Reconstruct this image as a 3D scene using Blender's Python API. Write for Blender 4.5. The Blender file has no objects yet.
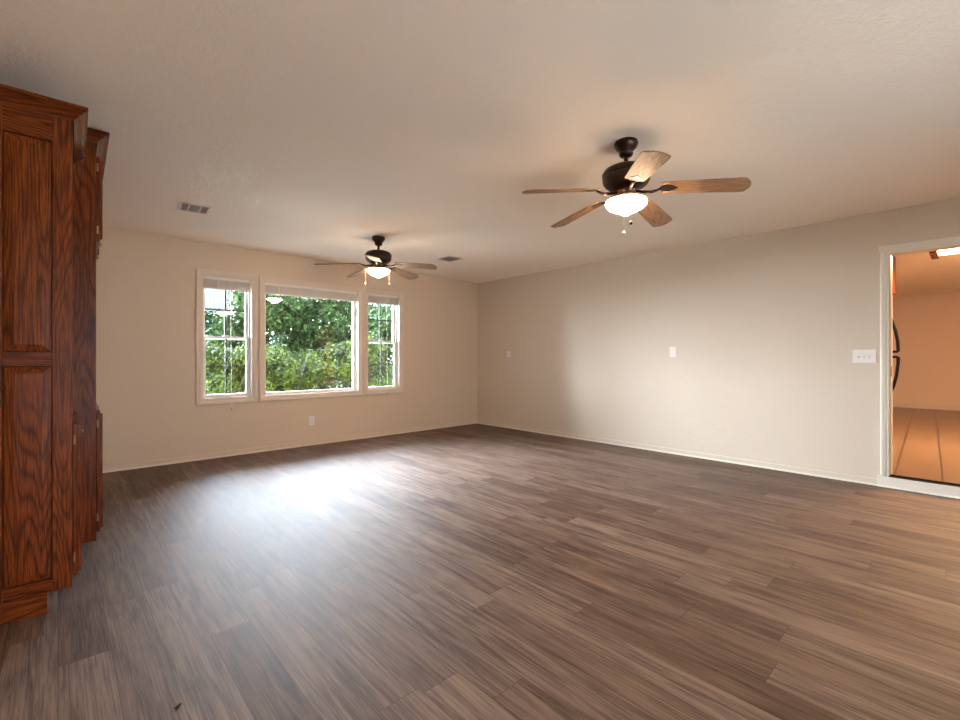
import bpy, bmesh, math, random
from mathutils import Vector, Matrix
import numpy as np

S = bpy.context.scene
COL = S.collection
R = math.radians

# ------------------------------------------------------------------ camera, world, exposure
YAW = math.atan(422.0 / 455.0)
cam = bpy.data.cameras.new('camera')
cam.sensor_width = 36.0
cam.lens = 455.0 / 960.0 * 36.0
cam.shift_y = -2.2 / 960.0
cam.clip_start = 0.02
cam.clip_end = 300
camo = bpy.data.objects.new('camera', cam)
COL.objects.link(camo)
camo.location = (0, 0, 1.14)
camo.rotation_euler = (R(90), 0, -YAW)
S.camera = camo

S.view_settings.view_transform = 'Standard'
S.view_settings.look = 'None'
S.view_settings.gamma = 1.0
S.view_settings.use_curve_mapping = False
S.view_settings.exposure = 1.70
S.cycles.max_bounces = 10
S.cycles.diffuse_bounces = 6
S.cycles.glossy_bounces = 4
S.cycles.transparent_max_bounces = 16
S.cycles.sample_clamp_indirect = 6.0
S.cycles.caustics_reflective = True
S.cycles.blur_glossy = 1.0
S.cycles.caustics_refractive = False
S.cycles.use_denoising = True

SKY_BASE = 2.8
SKY_GLOW = 40.0
BOWL_NEAR = 30.0
BOWL_FAR = 30.0
TUBE = 40.0

world = bpy.data.worlds.new('sky')
S.world = world
world.use_nodes = True
wn = world.node_tree.nodes
wl = world.node_tree.links
wn.clear()
w_out = wn.new('ShaderNodeOutputWorld')
w_bg = wn.new('ShaderNodeBackground')
w_tc = wn.new('ShaderNodeTexCoord')
w_sep = wn.new('ShaderNodeSeparateXYZ')
wl.new(w_tc.outputs['Generated'], w_sep.inputs[0])
w_ramp = wn.new('ShaderNodeValToRGB')
w_ramp.color_ramp.elements[0].position = 0.0
w_ramp.color_ramp.elements[0].color = (0.84, 0.91, 1.0, 1)
w_ramp.color_ramp.elements[1].position = 0.9
w_ramp.color_ramp.elements[1].color = (0.66, 0.80, 1.0, 1)
wl.new(w_sep.outputs['Z'], w_ramp.inputs[0])
w_dot = wn.new('ShaderNodeVectorMath'); w_dot.operation = 'DOT_PRODUCT'
w_nrm = wn.new('ShaderNodeVectorMath'); w_nrm.operation = 'NORMALIZE'
wl.new(w_tc.outputs['Generated'], w_nrm.inputs[0])
wl.new(w_nrm.outputs[0], w_dot.inputs[0])
gd = Vector((-0.42, 0.82, 0.42)).normalized()        # hazy bright part of the sky around the veiled sun
w_dot.inputs[1].default_value = gd
w_max = wn.new('ShaderNodeMath'); w_max.operation = 'MAXIMUM'; w_max.inputs[1].default_value = 0.0
wl.new(w_dot.outputs['Value'], w_max.inputs[0])
w_pow = wn.new('ShaderNodeMath'); w_pow.operation = 'POWER'; w_pow.inputs[1].default_value = 2.4
wl.new(w_max.outputs[0], w_pow.inputs[0])
w_mul = wn.new('ShaderNodeMath'); w_mul.operation = 'MULTIPLY_ADD'
w_mul.inputs[1].default_value = SKY_GLOW
w_mul.inputs[2].default_value = SKY_BASE
wl.new(w_pow.outputs[0], w_mul.inputs[0])
wl.new(w_ramp.outputs[0], w_bg.inputs['Color'])
wl.new(w_mul.outputs[0], w_bg.inputs['Strength'])
wl.new(w_bg.outputs[0], w_out.inputs[0])


def portal(name, loc, rot, sx, sy):
    l = bpy.data.lights.new(name, 'AREA')
    l.shape = 'RECTANGLE'; l.size = sx; l.size_y = sy
    l.cycles.is_portal = True
    o = bpy.data.objects.new(name, l); COL.objects.link(o)
    o.location = loc; o.rotation_euler = rot
    return o


# room constants (metres; X to the right wall, Y to the window wall)
XL, XR, YB, YF, HC = -0.27, 5.366, 5.855, -2.6, 2.44
WZ0, WZ1 = 0.672, 2.072
WINS = [(1.185, 1.705), (1.845, 3.100), (3.240, 3.775)]
portal('portal_window_left', (1.445, YB + 0.13, 1.37), (R(90), 0, R(180)), 0.54, 1.40)
portal('portal_window_middle', (2.47, YB + 0.13, 1.37), (R(90), 0, R(180)), 1.28, 1.40)
portal('portal_window_right', (3.507, YB + 0.13, 1.37), (R(90), 0, R(180)), 0.55, 1.40)
FILL_DOOR = (0.1, 2.7)  # opening added behind the camera as a source of fill daylight
FILL_WIN = (-2.3, -1.2)  # second added opening, in the left wall, for side fill daylight
portal('portal_fill_door', (1.4, YF - 0.14, 1.04), (R(90), 0, 0), 2.6, 2.08)
portal('portal_fill_window', (XL - 0.11, -1.75, 1.35), (R(90), 0, R(-90)), 1.1, 1.5)


# ------------------------------------------------------------------ materials
def srgb(r, g, b):
    def f(c):
        c /= 255.0
        return c / 12.92 if c <= 0.04045 else ((c + 0.055) / 1.055) ** 2.4
    return (f(r), f(g), f(b), 1.0)


class NT:
    def __init__(s, name):
        s.m = bpy.data.materials.new(name); s.m.use_nodes = True
        s.n = s.m.node_tree.nodes; s.l = s.m.node_tree.links
        s.b = s.n['Principled BSDF']
        s.out = s.n['Material Output']

    def node(s, t, **kw):
        n = s.n.new(t)
        for k, v in kw.items():
            setattr(n, k, v)
        return n

    def put(s, sock, v):
        if hasattr(v, 'links'):
            s.l.new(v, sock)
        else:
            sock.default_value = v

    def coord(s, kind='Object'):
        return s.node('ShaderNodeTexCoord').outputs[kind]

    def pos(s):
        return s.node('ShaderNodeNewGeometry').outputs['Position']

    def mapping(s, vec, scale=(1, 1, 1), rot=(0, 0, 0), loc=(0, 0, 0)):
        n = s.node('ShaderNodeMapping'); s.l.new(vec, n.inputs[0])
        n.inputs['Scale'].default_value = scale; n.inputs['Rotation'].default_value = rot
        n.inputs['Location'].default_value = loc
        return n.outputs[0]

    def noise(s, vec, scale=5, detail=3, rough=0.5, dist=0.0):
        n = s.node('ShaderNodeTexNoise'); s.l.new(vec, n.inputs['Vector'])
        n.inputs['Scale'].default_value = scale; n.inputs['Detail'].default_value = detail
        n.inputs['Roughness'].default_value = rough; n.inputs['Distortion'].default_value = dist
        return n.outputs['Fac']

    def math(s, op, a, b=0.0, c=0.0):
        n = s.node('ShaderNodeMath', operation=op)
        s.put(n.inputs[0], a); s.put(n.inputs[1], b); s.put(n.inputs[2], c)
        return n.outputs[0]

    def mix(s, fac, a, b, blend='MIX'):
        n = s.node('ShaderNodeMix', data_type='RGBA', blend_type=blend)
        s.put(n.inputs[0], fac); s.put(n.inputs[6], a); s.put(n.inputs[7], b)
        return n.outputs[2]

    def ramp(s, fac, stops, interp='LINEAR'):
        n = s.node('ShaderNodeValToRGB'); s.put(n.inputs[0], fac)
        cr = n.color_ramp; cr.interpolation = interp
        while len(cr.elements) < len(stops):
            cr.elements.new(0.5)
        for e, (p, c) in zip(cr.elements, stops):
            e.position = p; e.color = c if len(c) == 4 else (*c, 1)
        return n.outputs[0]

    def bump(s, h, strength=0.2, dist=0.01):
        n = s.node('ShaderNodeBump'); s.put(n.inputs['Height'], h)
        n.inputs['Strength'].default_value = strength; n.inputs['Distance'].default_value = dist
        s.l.new(n.outputs[0], s.b.inputs['Normal'])

    def set(s, color=None, rough=None, metal=None, spec=None, coat=None):
        if color is not None: s.put(s.b.inputs['Base Color'], color)
        if rough is not None: s.put(s.b.inputs['Roughness'], rough)
        if metal is not None: s.put(s.b.inputs['Metallic'], metal)
        if spec is not None: s.put(s.b.inputs['Specular IOR Level'], spec)
        if coat is not None: s.put(s.b.inputs['Coat Weight'], coat)
        return s.m


def g(v):
    return (v, v, v, 1)


def paint(name, col, rough=0.6, bump=0.25, scale=90, spec=0.4, dist=0.004):
    t = NT(name)
    p = t.pos()
    h = t.noise(p, scale, 4, 0.55)
    h2 = t.noise(p, scale * 0.28, 2, 0.5)
    hh = t.math('MULTIPLY_ADD', h2, 0.8, h)
    v = t.noise(p, 1.3, 2)
    c = t.mix(t.math('MULTIPLY', v, 0.10), col, (col[0] * .8, col[1] * .8, col[2] * .8, 1))
    t.bump(hh, bump, dist)
    return t.set(c, rough, spec=spec)


def plain(name, col, rough=0.5, metal=0.0, spec=0.5, var=0.06):
    t = NT(name)
    n = t.noise(t.coord(), 14, 3)
    c = t.mix(t.math('MULTIPLY', n, var * 2), col, (col[0] * .7, col[1] * .7, col[2] * .7, 1))
    return t.set(c, rough, metal, spec)


M = {}
M['wall'] = paint('wall_paint', (0.69, 0.545, 0.41, 1), 0.50, 0.35, 70, 0.35)
M['wall_right'] = paint('wall_paint_daylit', (0.63, 0.54, 0.44, 1), 0.50, 0.5, 60, 0.35, 0.006)  # greyer than wall_paint: cooler daylight on this wall is put into the colour
M['ceiling'] = paint('ceiling_texture', (0.95, 0.85, 0.73, 1), 0.8, 0.45, 85, 0.2, 0.005)
M['kitchen_wall'] = paint('kitchen_paint', (0.76, 0.60, 0.45, 1), 0.5, 0.2, 70, 0.3)
M['trim'] = paint('trim_paint', (0.70, 0.58, 0.47, 1), 0.35, 0.08, 60, 0.5)
M['white_trim'] = paint('white_trim_paint', (0.74, 0.68, 0.58, 1), 0.35, 0.08, 60, 0.5)
M['vinyl'] = plain('white_vinyl', (0.80, 0.78, 0.75, 1), 0.35)
M['dark_grille'] = plain('dark_grille', (0.02, 0.02, 0.022, 1), 0.4)
M['blind'] = plain('blind_slat', (0.62, 0.54, 0.47, 1), 0.45)
M['plastic'] = plain('white_plastic', (0.82, 0.78, 0.74, 1), 0.3)
M['slot'] = plain('dark_slot', (0.03, 0.025, 0.02, 1), 0.6)
M['bronze'] = plain('oiled_bronze', (0.035, 0.018, 0.010, 1), 0.35, 0.6)
M['bronze_light'] = plain('brushed_bronze', (0.34, 0.20, 0.12, 1), 0.4, 0.35)
M['black'] = plain('black_handle', (0.005, 0.005, 0.005, 1), 0.5, 0.0, 0.2)
M['fridge'] = plain('fridge_enamel', (0.75, 0.66, 0.56, 1), 0.35)
M['brass'] = plain('worn_brass', (0.55, 0.38, 0.20, 1), 0.3, 0.9)
M['vent'] = plain('vent_metal', (0.70, 0.62, 0.54, 1), 0.4)
M['bark'] = plain('bark', (0.045, 0.032, 0.022, 1), 0.9, var=0.5)
M['crumb'] = plain('dry_leaf', (0.02, 0.012, 0.008, 1), 0.8)


def emis(name, col, strength, base=(0.9, 0.85, 0.8, 1)):
    t = NT(name)
    t.set(base, 0.3)
    t.b.inputs['Emission Color'].default_value = col
    t.b.inputs['Emission Strength'].default_value = strength
    return t.m


WARM = (1.0, 0.70, 0.44, 1)
M['bowl_near'] = emis('lit_glass_bowl', WARM, BOWL_NEAR)
M['bowl_far'] = emis('lit_glass_bowl_far', WARM, BOWL_FAR)
M['tube'] = emis('lit_kitchen_diffuser', (1.0, 0.62, 0.34, 1), TUBE)


def glass():
    t = NT('window_glass')
    t.n.remove(t.b)
    tr = t.node('ShaderNodeBsdfTransparent'); tr.inputs[0].default_value = (0.97, 0.985, 0.975, 1)
    gl = t.node('ShaderNodeBsdfGlossy'); gl.inputs['Roughness'].default_value = 0.02
    fr = t.node('ShaderNodeFresnel'); fr.inputs[0].default_value = 1.45
    mx = t.node('ShaderNodeMixShader')
    t.l.new(fr.outputs[0], mx.inputs[0]); t.l.new(tr.outputs[0], mx.inputs[1]); t.l.new(gl.outputs[0], mx.inputs[2])
    t.l.new(mx.outputs[0], t.out.inputs[0])
    return t.m


M['glass'] = glass()


def oak(name, axis='Z', light=(0.30, 0.070, 0.014, 1), mid=(0.16, 0.032, 0.006, 1), dark=(0.018, 0.004, 0.002, 1), rough=0.28,
        scale=1.0, seed=0.0):
    t = NT(name)
    p = t.coord()
    info = t.node('ShaderNodeObjectInfo')
    off = t.math('MULTIPLY', info.outputs['Random'], 7.0)
    cmb = t.node('ShaderNodeCombineXYZ')
    for i in range(3):
        t.l.new(off, cmb.inputs[i])
    add = t.node('ShaderNodeVectorMath', operation='ADD')
    t.l.new(p, add.inputs[0]); t.l.new(cmb.outputs[0], add.inputs[1])
    p = add.outputs[0]
    k = 0.10
    sc = {'X': (k, 1, 1), 'Y': (1, k, 1), 'Z': (1, 1, k)}[axis]
    st = t.mapping(p, tuple(a * scale for a in sc), loc=(seed, seed, seed))
    # cathedral figure: contour lines of a slow, stretched noise field
    f = t.noise(st, 8.0, 1.5, 0.4, 0.12)
    rings = t.math('FRACT', t.math('MULTIPLY', f, 22.0))
    tri = t.math('ABSOLUTE', t.math('SUBTRACT', rings, 0.5))
    tri = t.math('MULTIPLY', tri, 2.0)
    fine_sc = {'X': (0.03, 1, 1), 'Y': (1, 0.03, 1), 'Z': (1, 1, 0.03)}[axis]
    fine = t.noise(t.mapping(p, tuple(a * scale for a in fine_sc)), 260, 3, 0.6)
    mott = t.noise(st, 2.5, 2)
    fig = t.ramp(tri, [(0.0, g(1)), (0.20, g(0.7)), (0.5, g(0.15)), (1.0, g(0))])
    c = t.mix(mott, mid, light)
    c = t.mix(t.math('MULTIPLY', fig, 0.60), c, dark)
    pore = t.ramp(fine, [(0.42, g(1)), (0.56, g(0))])
    c = t.mix(t.math('MULTIPLY', pore, 0.6), c, dark)
    t.bump(fine, 0.12, 0.001)
    return t.set(c, rough, spec=0.14)


M['oak'] = oak('stained_oak_vertical', 'Z')
M['oak_h'] = oak('stained_oak_horizontal', 'X')
M['oak_y'] = oak('stained_oak_lengthwise', 'Y')
M['blade'] = oak('fan_blade_oak', 'X', light=(0.50, 0.31, 0.17, 1), mid=(0.36, 0.20, 0.10, 1), dark=(0.10, 0.05, 0.028, 1), rough=0.6, scale=1.3)
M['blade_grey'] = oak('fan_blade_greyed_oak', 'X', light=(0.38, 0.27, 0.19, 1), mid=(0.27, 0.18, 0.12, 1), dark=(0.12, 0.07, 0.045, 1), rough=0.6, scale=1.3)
M['kitchen_wood'] = oak('kitchen_oak', 'Y', rough=0.35)


def floor_mat():
    t = NT('grey_brown_plank_floor')
    p = t.pos()
    sep = t.node('ShaderNodeSeparateXYZ'); t.l.new(p, sep.inputs[0])
    W, L = 0.152, 1.22
    xs = t.math('DIVIDE', sep.outputs[0], W)
    row = t.math('FLOOR', xs)
    wn1 = t.node('ShaderNodeTexWhiteNoise', noise_dimensions='1D'); t.l.new(row, wn1.inputs['W'])
    ys = t.math('ADD', t.math('DIVIDE', sep.outputs[1], L), t.math('MULTIPLY', wn1.outputs['Value'], 5.37))
    colm = t.math('FLOOR', ys)
    cmb = t.node('ShaderNodeCombineXYZ'); t.l.new(row, cmb.inputs[0]); t.l.new(colm, cmb.inputs[1])
    wn2 = t.node('ShaderNodeTexWhiteNoise', noise_dimensions='2D'); t.l.new(cmb.outputs[0], wn2.inputs['Vector'])
    rnd = wn2.outputs['Value']
    fx = t.math('FRACT', xs); fy = t.math('FRACT', ys)
    ex = t.math('MULTIPLY', t.math('MINIMUM', fx, t.math('SUBTRACT', 1.0, fx)), W)
    ey = t.math('MULTIPLY', t.math('MINIMUM', fy, t.math('SUBTRACT', 1.0, fy)), L)
    edge = t.math('MINIMUM', ex, ey)
    seam = t.ramp(t.math('MULTIPLY', edge, 200.0), [(0.10, g(1)), (0.42, g(0))])
    # per plank offset of the grain
    off = t.node('ShaderNodeCombineXYZ')
    t.l.new(t.math('MULTIPLY', rnd, 37.0), off.inputs[0]); t.l.new(t.math('MULTIPLY', rnd, 91.0), off.inputs[1])
    add = t.node('ShaderNodeVectorMath', operation='ADD'); t.l.new(p, add.inputs[0]); t.l.new(off.outputs[0], add.inputs[1])
    q = add.outputs[0]
    streak = t.noise(t.mapping(q, (1, 0.055, 1)), 34, 5, 0.62, 0.6)
    fine = t.noise(t.mapping(q, (1, 0.014, 1)), 190, 4, 0.65)
    cloud = t.noise(t.mapping(q, (1, 0.25, 1)), 7, 3, 0.5)
    a = t.mix(rnd, (0.118, 0.068, 0.046, 1), (0.225, 0.155, 0.120, 1))
    d = t.mix(rnd, (0.036, 0.016, 0.009, 1), (0.068, 0.038, 0.025, 1))
    e = t.mix(rnd, (0.220, 0.132, 0.086, 1), (0.290, 0.198, 0.146, 1))
    c = t.mix(t.ramp(streak, [(0.38, g(0)), (0.60, g(1))]), d, a)
    c = t.mix(t.math('MULTIPLY', t.ramp(cloud, [(0.48, g(0)), (0.72, g(1))]), 0.55), c, e)
    fine2 = t.noise(t.mapping(q, (1, 0.012, 1), loc=(3, 5, 0)), 330, 2, 0.6)
    c = t.mix(t.math('MULTIPLY', t.ramp(fine, [(0.40, g(1)), (0.50, g(0))]), 0.60), c, d)
    c = t.mix(t.math('MULTIPLY', t.ramp(fine2, [(0.52, g(0)), (0.62, g(1))]), 0.55), c, e)
    c = t.mix(t.math('MULTIPLY', seam, 0.7), c, (0.03, 0.018, 0.013, 1))
    h = t.math('SUBTRACT', t.math('MULTIPLY', fine, 0.35), seam)
    t.bump(h, 0.3, 0.0012)
    rg = t.math('MULTIPLY_ADD', streak, 0.14, 0.50)
    return t.set(c, rg, spec=0.30)


M['floor'] = floor_mat()


def tile_mat():
    t = NT('orange_tile')
    p = t.mapping(t.pos(), (1, 1, 1), (0, 0, R(-2.5)))
    sep = t.node('ShaderNodeSeparateXYZ'); t.l.new(p, sep.inputs[0])
    y = t.math('ADD', sep.outputs[1], 0.0795)
    fy = t.math('FRACT', t.math('DIVIDE', y, 0.300))
    ey = t.math('MULTIPLY', t.math('MINIMUM', fy, t.math('SUBTRACT', 1.0, fy)), 0.300)
    fx = t.math('FRACT', t.math('DIVIDE', sep.outputs[0], 0.300))
    ex = t.math('MULTIPLY', t.math('MINIMUM', fx, t.math('SUBTRACT', 1.0, fx)), 0.300)
    gy = t.ramp(t.math('MULTIPLY', ey, 100.0), [(0.5, g(1)), (0.85, g(0))])
    gx = t.ramp(t.math('MULTIPLY', ex, 100.0), [(0.2, g(1)), (0.4, g(0))])
    v = t.noise(t.mapping(p, (1, 2.2, 1)), 5, 4, 0.6)
    c = t.mix(v, (0.15, 0.09, 0.05, 1), (0.23, 0.15, 0.09, 1))
    c = t.mix(t.math('MULTIPLY', gx, 0.12), c, (0.22, 0.11, 0.05, 1))
    c = t.mix(t.math('MULTIPLY', gy, 0.9), c, (0.035, 0.014, 0.006, 1))
    t.bump(v, 0.1, 0.002)
    return t.set(c, 0.28, spec=0.5)


M['tile'] = tile_mat()


def leaf_mat(name, a, b, trans=0.14):
    t = NT(name)
    n = t.noise(t.pos(), 5.0, 3)
    n2 = t.noise(t.pos(), 0.9, 2)
    c = t.mix(t.ramp(n, [(0.35, g(0)), (0.65, g(1))]), a, b)
    c = t.mix(t.math('MULTIPLY', n2, 0.4), c, a)
    t.set(c, 0.5, spec=0.15)
    tl = t.node('ShaderNodeBsdfTranslucent'); t.put(tl.inputs[0], c)
    mx = t.node('ShaderNodeMixShader'); mx.inputs[0].default_value = trans
    t.l.new(t.b.outputs[0], mx.inputs[1]); t.l.new(tl.outputs[0], mx.inputs[2])
    t.l.new(mx.outputs[0], t.out.inputs[0])
    return t.m


M['leaf_hedge'] = leaf_mat('hedge_leaves', (0.007, 0.018, 0.003, 1), (0.066, 0.092, 0.005, 1))
M['leaf_tree'] = leaf_mat('tree_leaves', (0.008, 0.026, 0.008, 1), (0.085, 0.150, 0.042, 1))
M['leaf_pale'] = leaf_mat('pale_leaves', (0.04, 0.055, 0.02, 1), (0.12, 0.13, 0.05, 1))


def ground_mat():
    t = NT('mulch_and_grass')
    n = t.noise(t.pos(), 3, 5, 0.6)
    n2 = t.noise(t.pos(), 40, 3, 0.6)
    c = t.mix(t.ramp(n, [(0.42, g(0)), (0.6, g(1))]), (0.055, 0.045, 0.03, 1), (0.035, 0.05, 0.015, 1))
    c = t.mix(t.math('MULTIPLY', n2, 0.6), c, (0.11, 0.09, 0.07, 1))
    t.bump(n2, 0.5, 0.02)
    return t.set(c, 1.0, spec=0.0)


M['ground'] = ground_mat()
M['concrete'] = plain('pale_bounce_concrete', (0.80, 0.77, 0.72, 1), 0.8)  # very pale, for the added slabs that bounce daylight indoors


def siding():
    t = NT('white_board_siding')
    sep = t.node('ShaderNodeSeparateXYZ'); t.l.new(t.pos(), sep.inputs[0])
    f = t.math('FRACT', t.math('DIVIDE', sep.outputs[0], 0.13))
    c = t.mix(t.ramp(f, [(0.08, g(1)), (0.16, g(0))]), (0.24, 0.24, 0.24, 1), (0.14, 0.14, 0.14, 1))
    return t.set(c, 0.6)


M['siding'] = siding()
M['shingle'] = plain('roof_shingle', (0.05, 0.045, 0.04, 1), 0.9, var=0.3)


# ------------------------------------------------------------------ mesh helpers
def box(bm, a, b, mtx=None, bevel=0.0):
    x0, y0, z0 = a; x1, y1, z1 = b
    vs = [bm.verts.new(v) for v in ((x0, y0, z0), (x1, y0, z0), (x1, y1, z0), (x0, y1, z0), (x0, y0, z1), (x1, y0, z1), (x1, y1, z1), (x0, y1, z1))]
    fs = [bm.faces.new([vs[i] for i in f]) for f in ((3, 2, 1, 0), (4, 5, 6, 7), (0, 1, 5, 4), (1, 2, 6, 5), (2, 3, 7, 6), (3, 0, 4, 7))]
    if bevel > 0:
        es = list({e for f in fs for e in f.edges})
        r = bmesh.ops.bevel(bm, geom=es, offset=bevel, segments=2, affect='EDGES', profile=0.7)
        vs = list({v for f in r['faces'] for v in f.verts} | {v for v in vs if v.is_valid})
    if mtx is not None:
        bmesh.ops.transform(bm, matrix=mtx, verts=[v for v in vs if v.is_valid])
    return vs


def lathe(bm, prof, n=32, center=(0, 0, 0)):
    rings = []
    cx, cy, cz = center
    for r, z in prof:
        if r < 1e-5:
            rings.append([bm.verts.new((cx, cy, cz + z))])
        else:
            rings.append([bm.verts.new((cx + r * math.cos(2 * math.pi * i / n), cy + r * math.sin(2 * math.pi * i / n), cz + z)) for i in range(n)])
    for a, b in zip(rings, rings[1:]):
        for i in range(n):
            j = (i + 1) % n
            if len(a) == 1 and len(b) == 1: continue
            if len(a) == 1: bm.faces.new((a[0], b[j], b[i]))
            elif len(b) == 1: bm.faces.new((a[i], a[j], b[0]))
            else: bm.faces.new((a[i], a[j], b[j], b[i]))


def tube(bm, pts, r, n=8):
    pts = [Vector(p) for p in pts]
    rr = r if isinstance(r, (list, tuple)) else [r] * len(pts)
    rings = []
    for k, p in enumerate(pts):
        d = (pts[min(k + 1, len(pts) - 1)] - pts[max(k - 1, 0)]).normalized()
        up = Vector((0, 0, 1)) if abs(d.z) < 0.9 else Vector((1, 0, 0))
        u = d.cross(up).normalized(); v = d.cross(u).normalized()
        rings.append([bm.verts.new(p + (u * math.cos(2 * math.pi * i / n) + v * math.sin(2 * math.pi * i / n)) * rr[k]) for i in range(n)])
    for a, b in zip(rings, rings[1:]):
        for i in range(n):
            j = (i + 1) % n
            bm.faces.new((a[i], a[j], b[j], b[i]))
    bm.faces.new(rings[0][::-1]); bm.faces.new(rings[-1])


def prism(bm, poly, axis, a, b):
    """poly of 2-D points extruded along an axis between a and b"""
    def P(u, v, w):
        return {'x': (w, u, v), 'y': (u, w, v), 'z': (u, v, w)}[axis]
    A = [bm.verts.new(P(u, v, a)) for u, v in poly]
    B = [bm.verts.new(P(u, v, b)) for u, v in poly]
    n = len(poly)
    bm.faces.new(A[::-1]); bm.faces.new(B)
    for i in range(n):
        j = (i + 1) % n
        bm.faces.new((A[i], A[j], B[j], B[i]))


def obj(name, bm, mat, parent=None, smooth=False, bevel=0.0, loc=None):
    bmesh.ops.recalc_face_normals(bm, faces=bm.faces)
    me = bpy.data.meshes.new(name)
    bm.to_mesh(me); bm.free()
    me.materials.append(mat)
    if smooth:
        me.polygons.foreach_set('use_smooth', [True] * len(me.polygons))
        me.set_sharp_from_angle(angle=R(40))
    o = bpy.data.objects.new(name, me); COL.objects.link(o)
    if parent is not None: o.parent = parent
    if loc is not None: o.location = loc
    if bevel > 0:
        b = o.modifiers.new('bevel', 'BEVEL'); b.width = bevel; b.segments = 2; b.limit_method = 'ANGLE'
    return o


def boxes(name, lst, mat, parent=None, bevel=0.0, loc=None):
    bm = bmesh.new()
    for a, b in lst:
        box(bm, a, b)
    return obj(name, bm, mat, parent, bevel=bevel, loc=loc)


def tag(o, label, cat, group=None, kind=None):
    o['label'] = label; o['category'] = cat
    if group: o['group'] = group
    if kind: o['kind'] = kind
    return o


def thing(name, label, cat, loc=(0, 0, 0), rz=0.0, group=None):
    o = bpy.data.objects.new(name, None); COL.objects.link(o)
    o.empty_display_size = 0.1
    o.location = loc; o.rotation_euler = (0, 0, rz)
    return tag(o, label, cat, group)


def struct(o, label, cat):
    o['kind'] = 'structure'
    return tag(o, label, cat)


def sempty(name, label, cat, loc=(0, 0, 0)):
    o = bpy.data.objects.new(name, None); COL.objects.link(o); o.location = loc
    return struct(o, label, cat)


# ------------------------------------------------------------------ the shell
struct(boxes('floor', [((XL - 0.12, YF - 0.15, -0.10), (XR + 0.02, YB + 0.14, 0.0))], M['floor']),
       'grey brown wood plank floor of the empty room', 'floor')
struct(boxes('ceiling', [((XL - 0.12, YF - 0.15, HC), (XR + 0.12, YB + 0.14, HC + 0.12))], M['ceiling']),
       'textured beige ceiling with two fans', 'ceiling')

# window wall, pieced round three openings
xs = [XL - 0.12] + [v for w in WINS for v in w] + [XR + 0.12]
L = []
for i in range(0, len(xs), 2):
    L.append(((xs[i], YB, WZ0), (xs[i + 1], YB + 0.14, WZ1)))
L.append(((xs[0], YB, -0.1), (xs[-1], YB + 0.14, WZ0)))
L.append(((xs[0], YB, WZ1), (xs[-1], YB + 0.14, HC + 0.1)))
struct(boxes('wall_back', L, M['wall']), 'beige wall holding the three windows', 'wall')

# right wall with the opening to the kitchen
OY0, OY1, OZ = -0.62, 0.493, 2.070
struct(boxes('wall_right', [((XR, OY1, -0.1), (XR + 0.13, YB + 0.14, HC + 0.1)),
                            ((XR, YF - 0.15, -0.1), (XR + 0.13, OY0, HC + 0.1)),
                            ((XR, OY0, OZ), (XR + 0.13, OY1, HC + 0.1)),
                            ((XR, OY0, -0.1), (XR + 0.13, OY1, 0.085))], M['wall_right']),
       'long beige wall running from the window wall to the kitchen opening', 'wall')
struct(boxes('wall_left', [((XL - 0.12, FILL_WIN[1], -0.1), (XL, YB + 0.14, HC + 0.1)), ((XL - 0.12, YF - 0.15, -0.1), (XL, FILL_WIN[0], HC + 0.1)),
                           ((XL - 0.12, FILL_WIN[0], -0.1), (XL, FILL_WIN[1], 0.6)), ((XL - 0.12, FILL_WIN[0], 2.1), (XL, FILL_WIN[1], HC + 0.1))], M['wall']),
       'beige wall behind the oak cabinets', 'wall')
struct(boxes('wall_front', [((XL - 0.12, YF - 0.15, -0.1), (FILL_DOOR[0], YF, HC + 0.1)), ((FILL_DOOR[1], YF - 0.15, -0.1), (XR + 0.12, YF, HC + 0.1)),
                            ((FILL_DOOR[0], YF - 0.15, 2.08), (FILL_DOOR[1], YF, HC + 0.1))], M['wall']),
       'beige wall behind the camera with an added glass door for fill daylight', 'wall')

pd = sempty('fill_door', 'unseen glass door added behind the camera to let in fill daylight', 'door', (1.4, YF - 0.08, 0))  # added out of view to feed fill daylight into the room
PW = 1.3
boxes('door_frame', [((-PW, -0.04, 0.0), (-PW + 0.06, 0.04, 2.08)), ((PW - 0.06, -0.04, 0), (PW, 0.04, 2.08)), ((-PW + 0.06, -0.04, 2.02), (PW - 0.06, 0.04, 2.08)),
                     ((-PW + 0.06, -0.04, 0), (PW - 0.06, 0.04, 0.05)), ((-0.03, -0.04, 0.05), (0.03, 0.04, 2.02))], M['vinyl'], pd)
for a, b in ((-PW + 0.06, -0.03), (0.03, PW - 0.06)):
    boxes('glass_pane', [((a, -0.003, 0.05), (b, 0.003, 2.02))], M['glass'], pd)
sw4 = sempty('window_4', 'unseen window added in the left wall to let in fill daylight', 'window', (XL - 0.06, -1.75, 0))  # added out of view, its daylight falls across to the right wall
boxes('window_frame', [((-0.04, -0.55, 0.6), (0.04, -0.49, 2.1)), ((-0.04, 0.49, 0.6), (0.04, 0.55, 2.1)), ((-0.04, -0.49, 0.6), (0.04, 0.49, 0.66)), ((-0.04, -0.49, 2.04), (0.04, 0.49, 2.1)),
                       ((-0.03, -0.49, 1.33), (0.03, 0.49, 1.37))], M['vinyl'], sw4)
boxes('glass_pane', [((-0.003, -0.49, 0.66), (0.003, 0.49, 2.04))], M['glass'], sw4)
struct(boxes('bounce_slab', [((-6, -9, -0.155), (9, YF - 0.16, -0.05))], M['concrete']), 'unseen pale slab added behind the camera to bounce daylight indoors', 'patio')  # unseen reflector, added to throw sky light up to the ceiling

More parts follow.
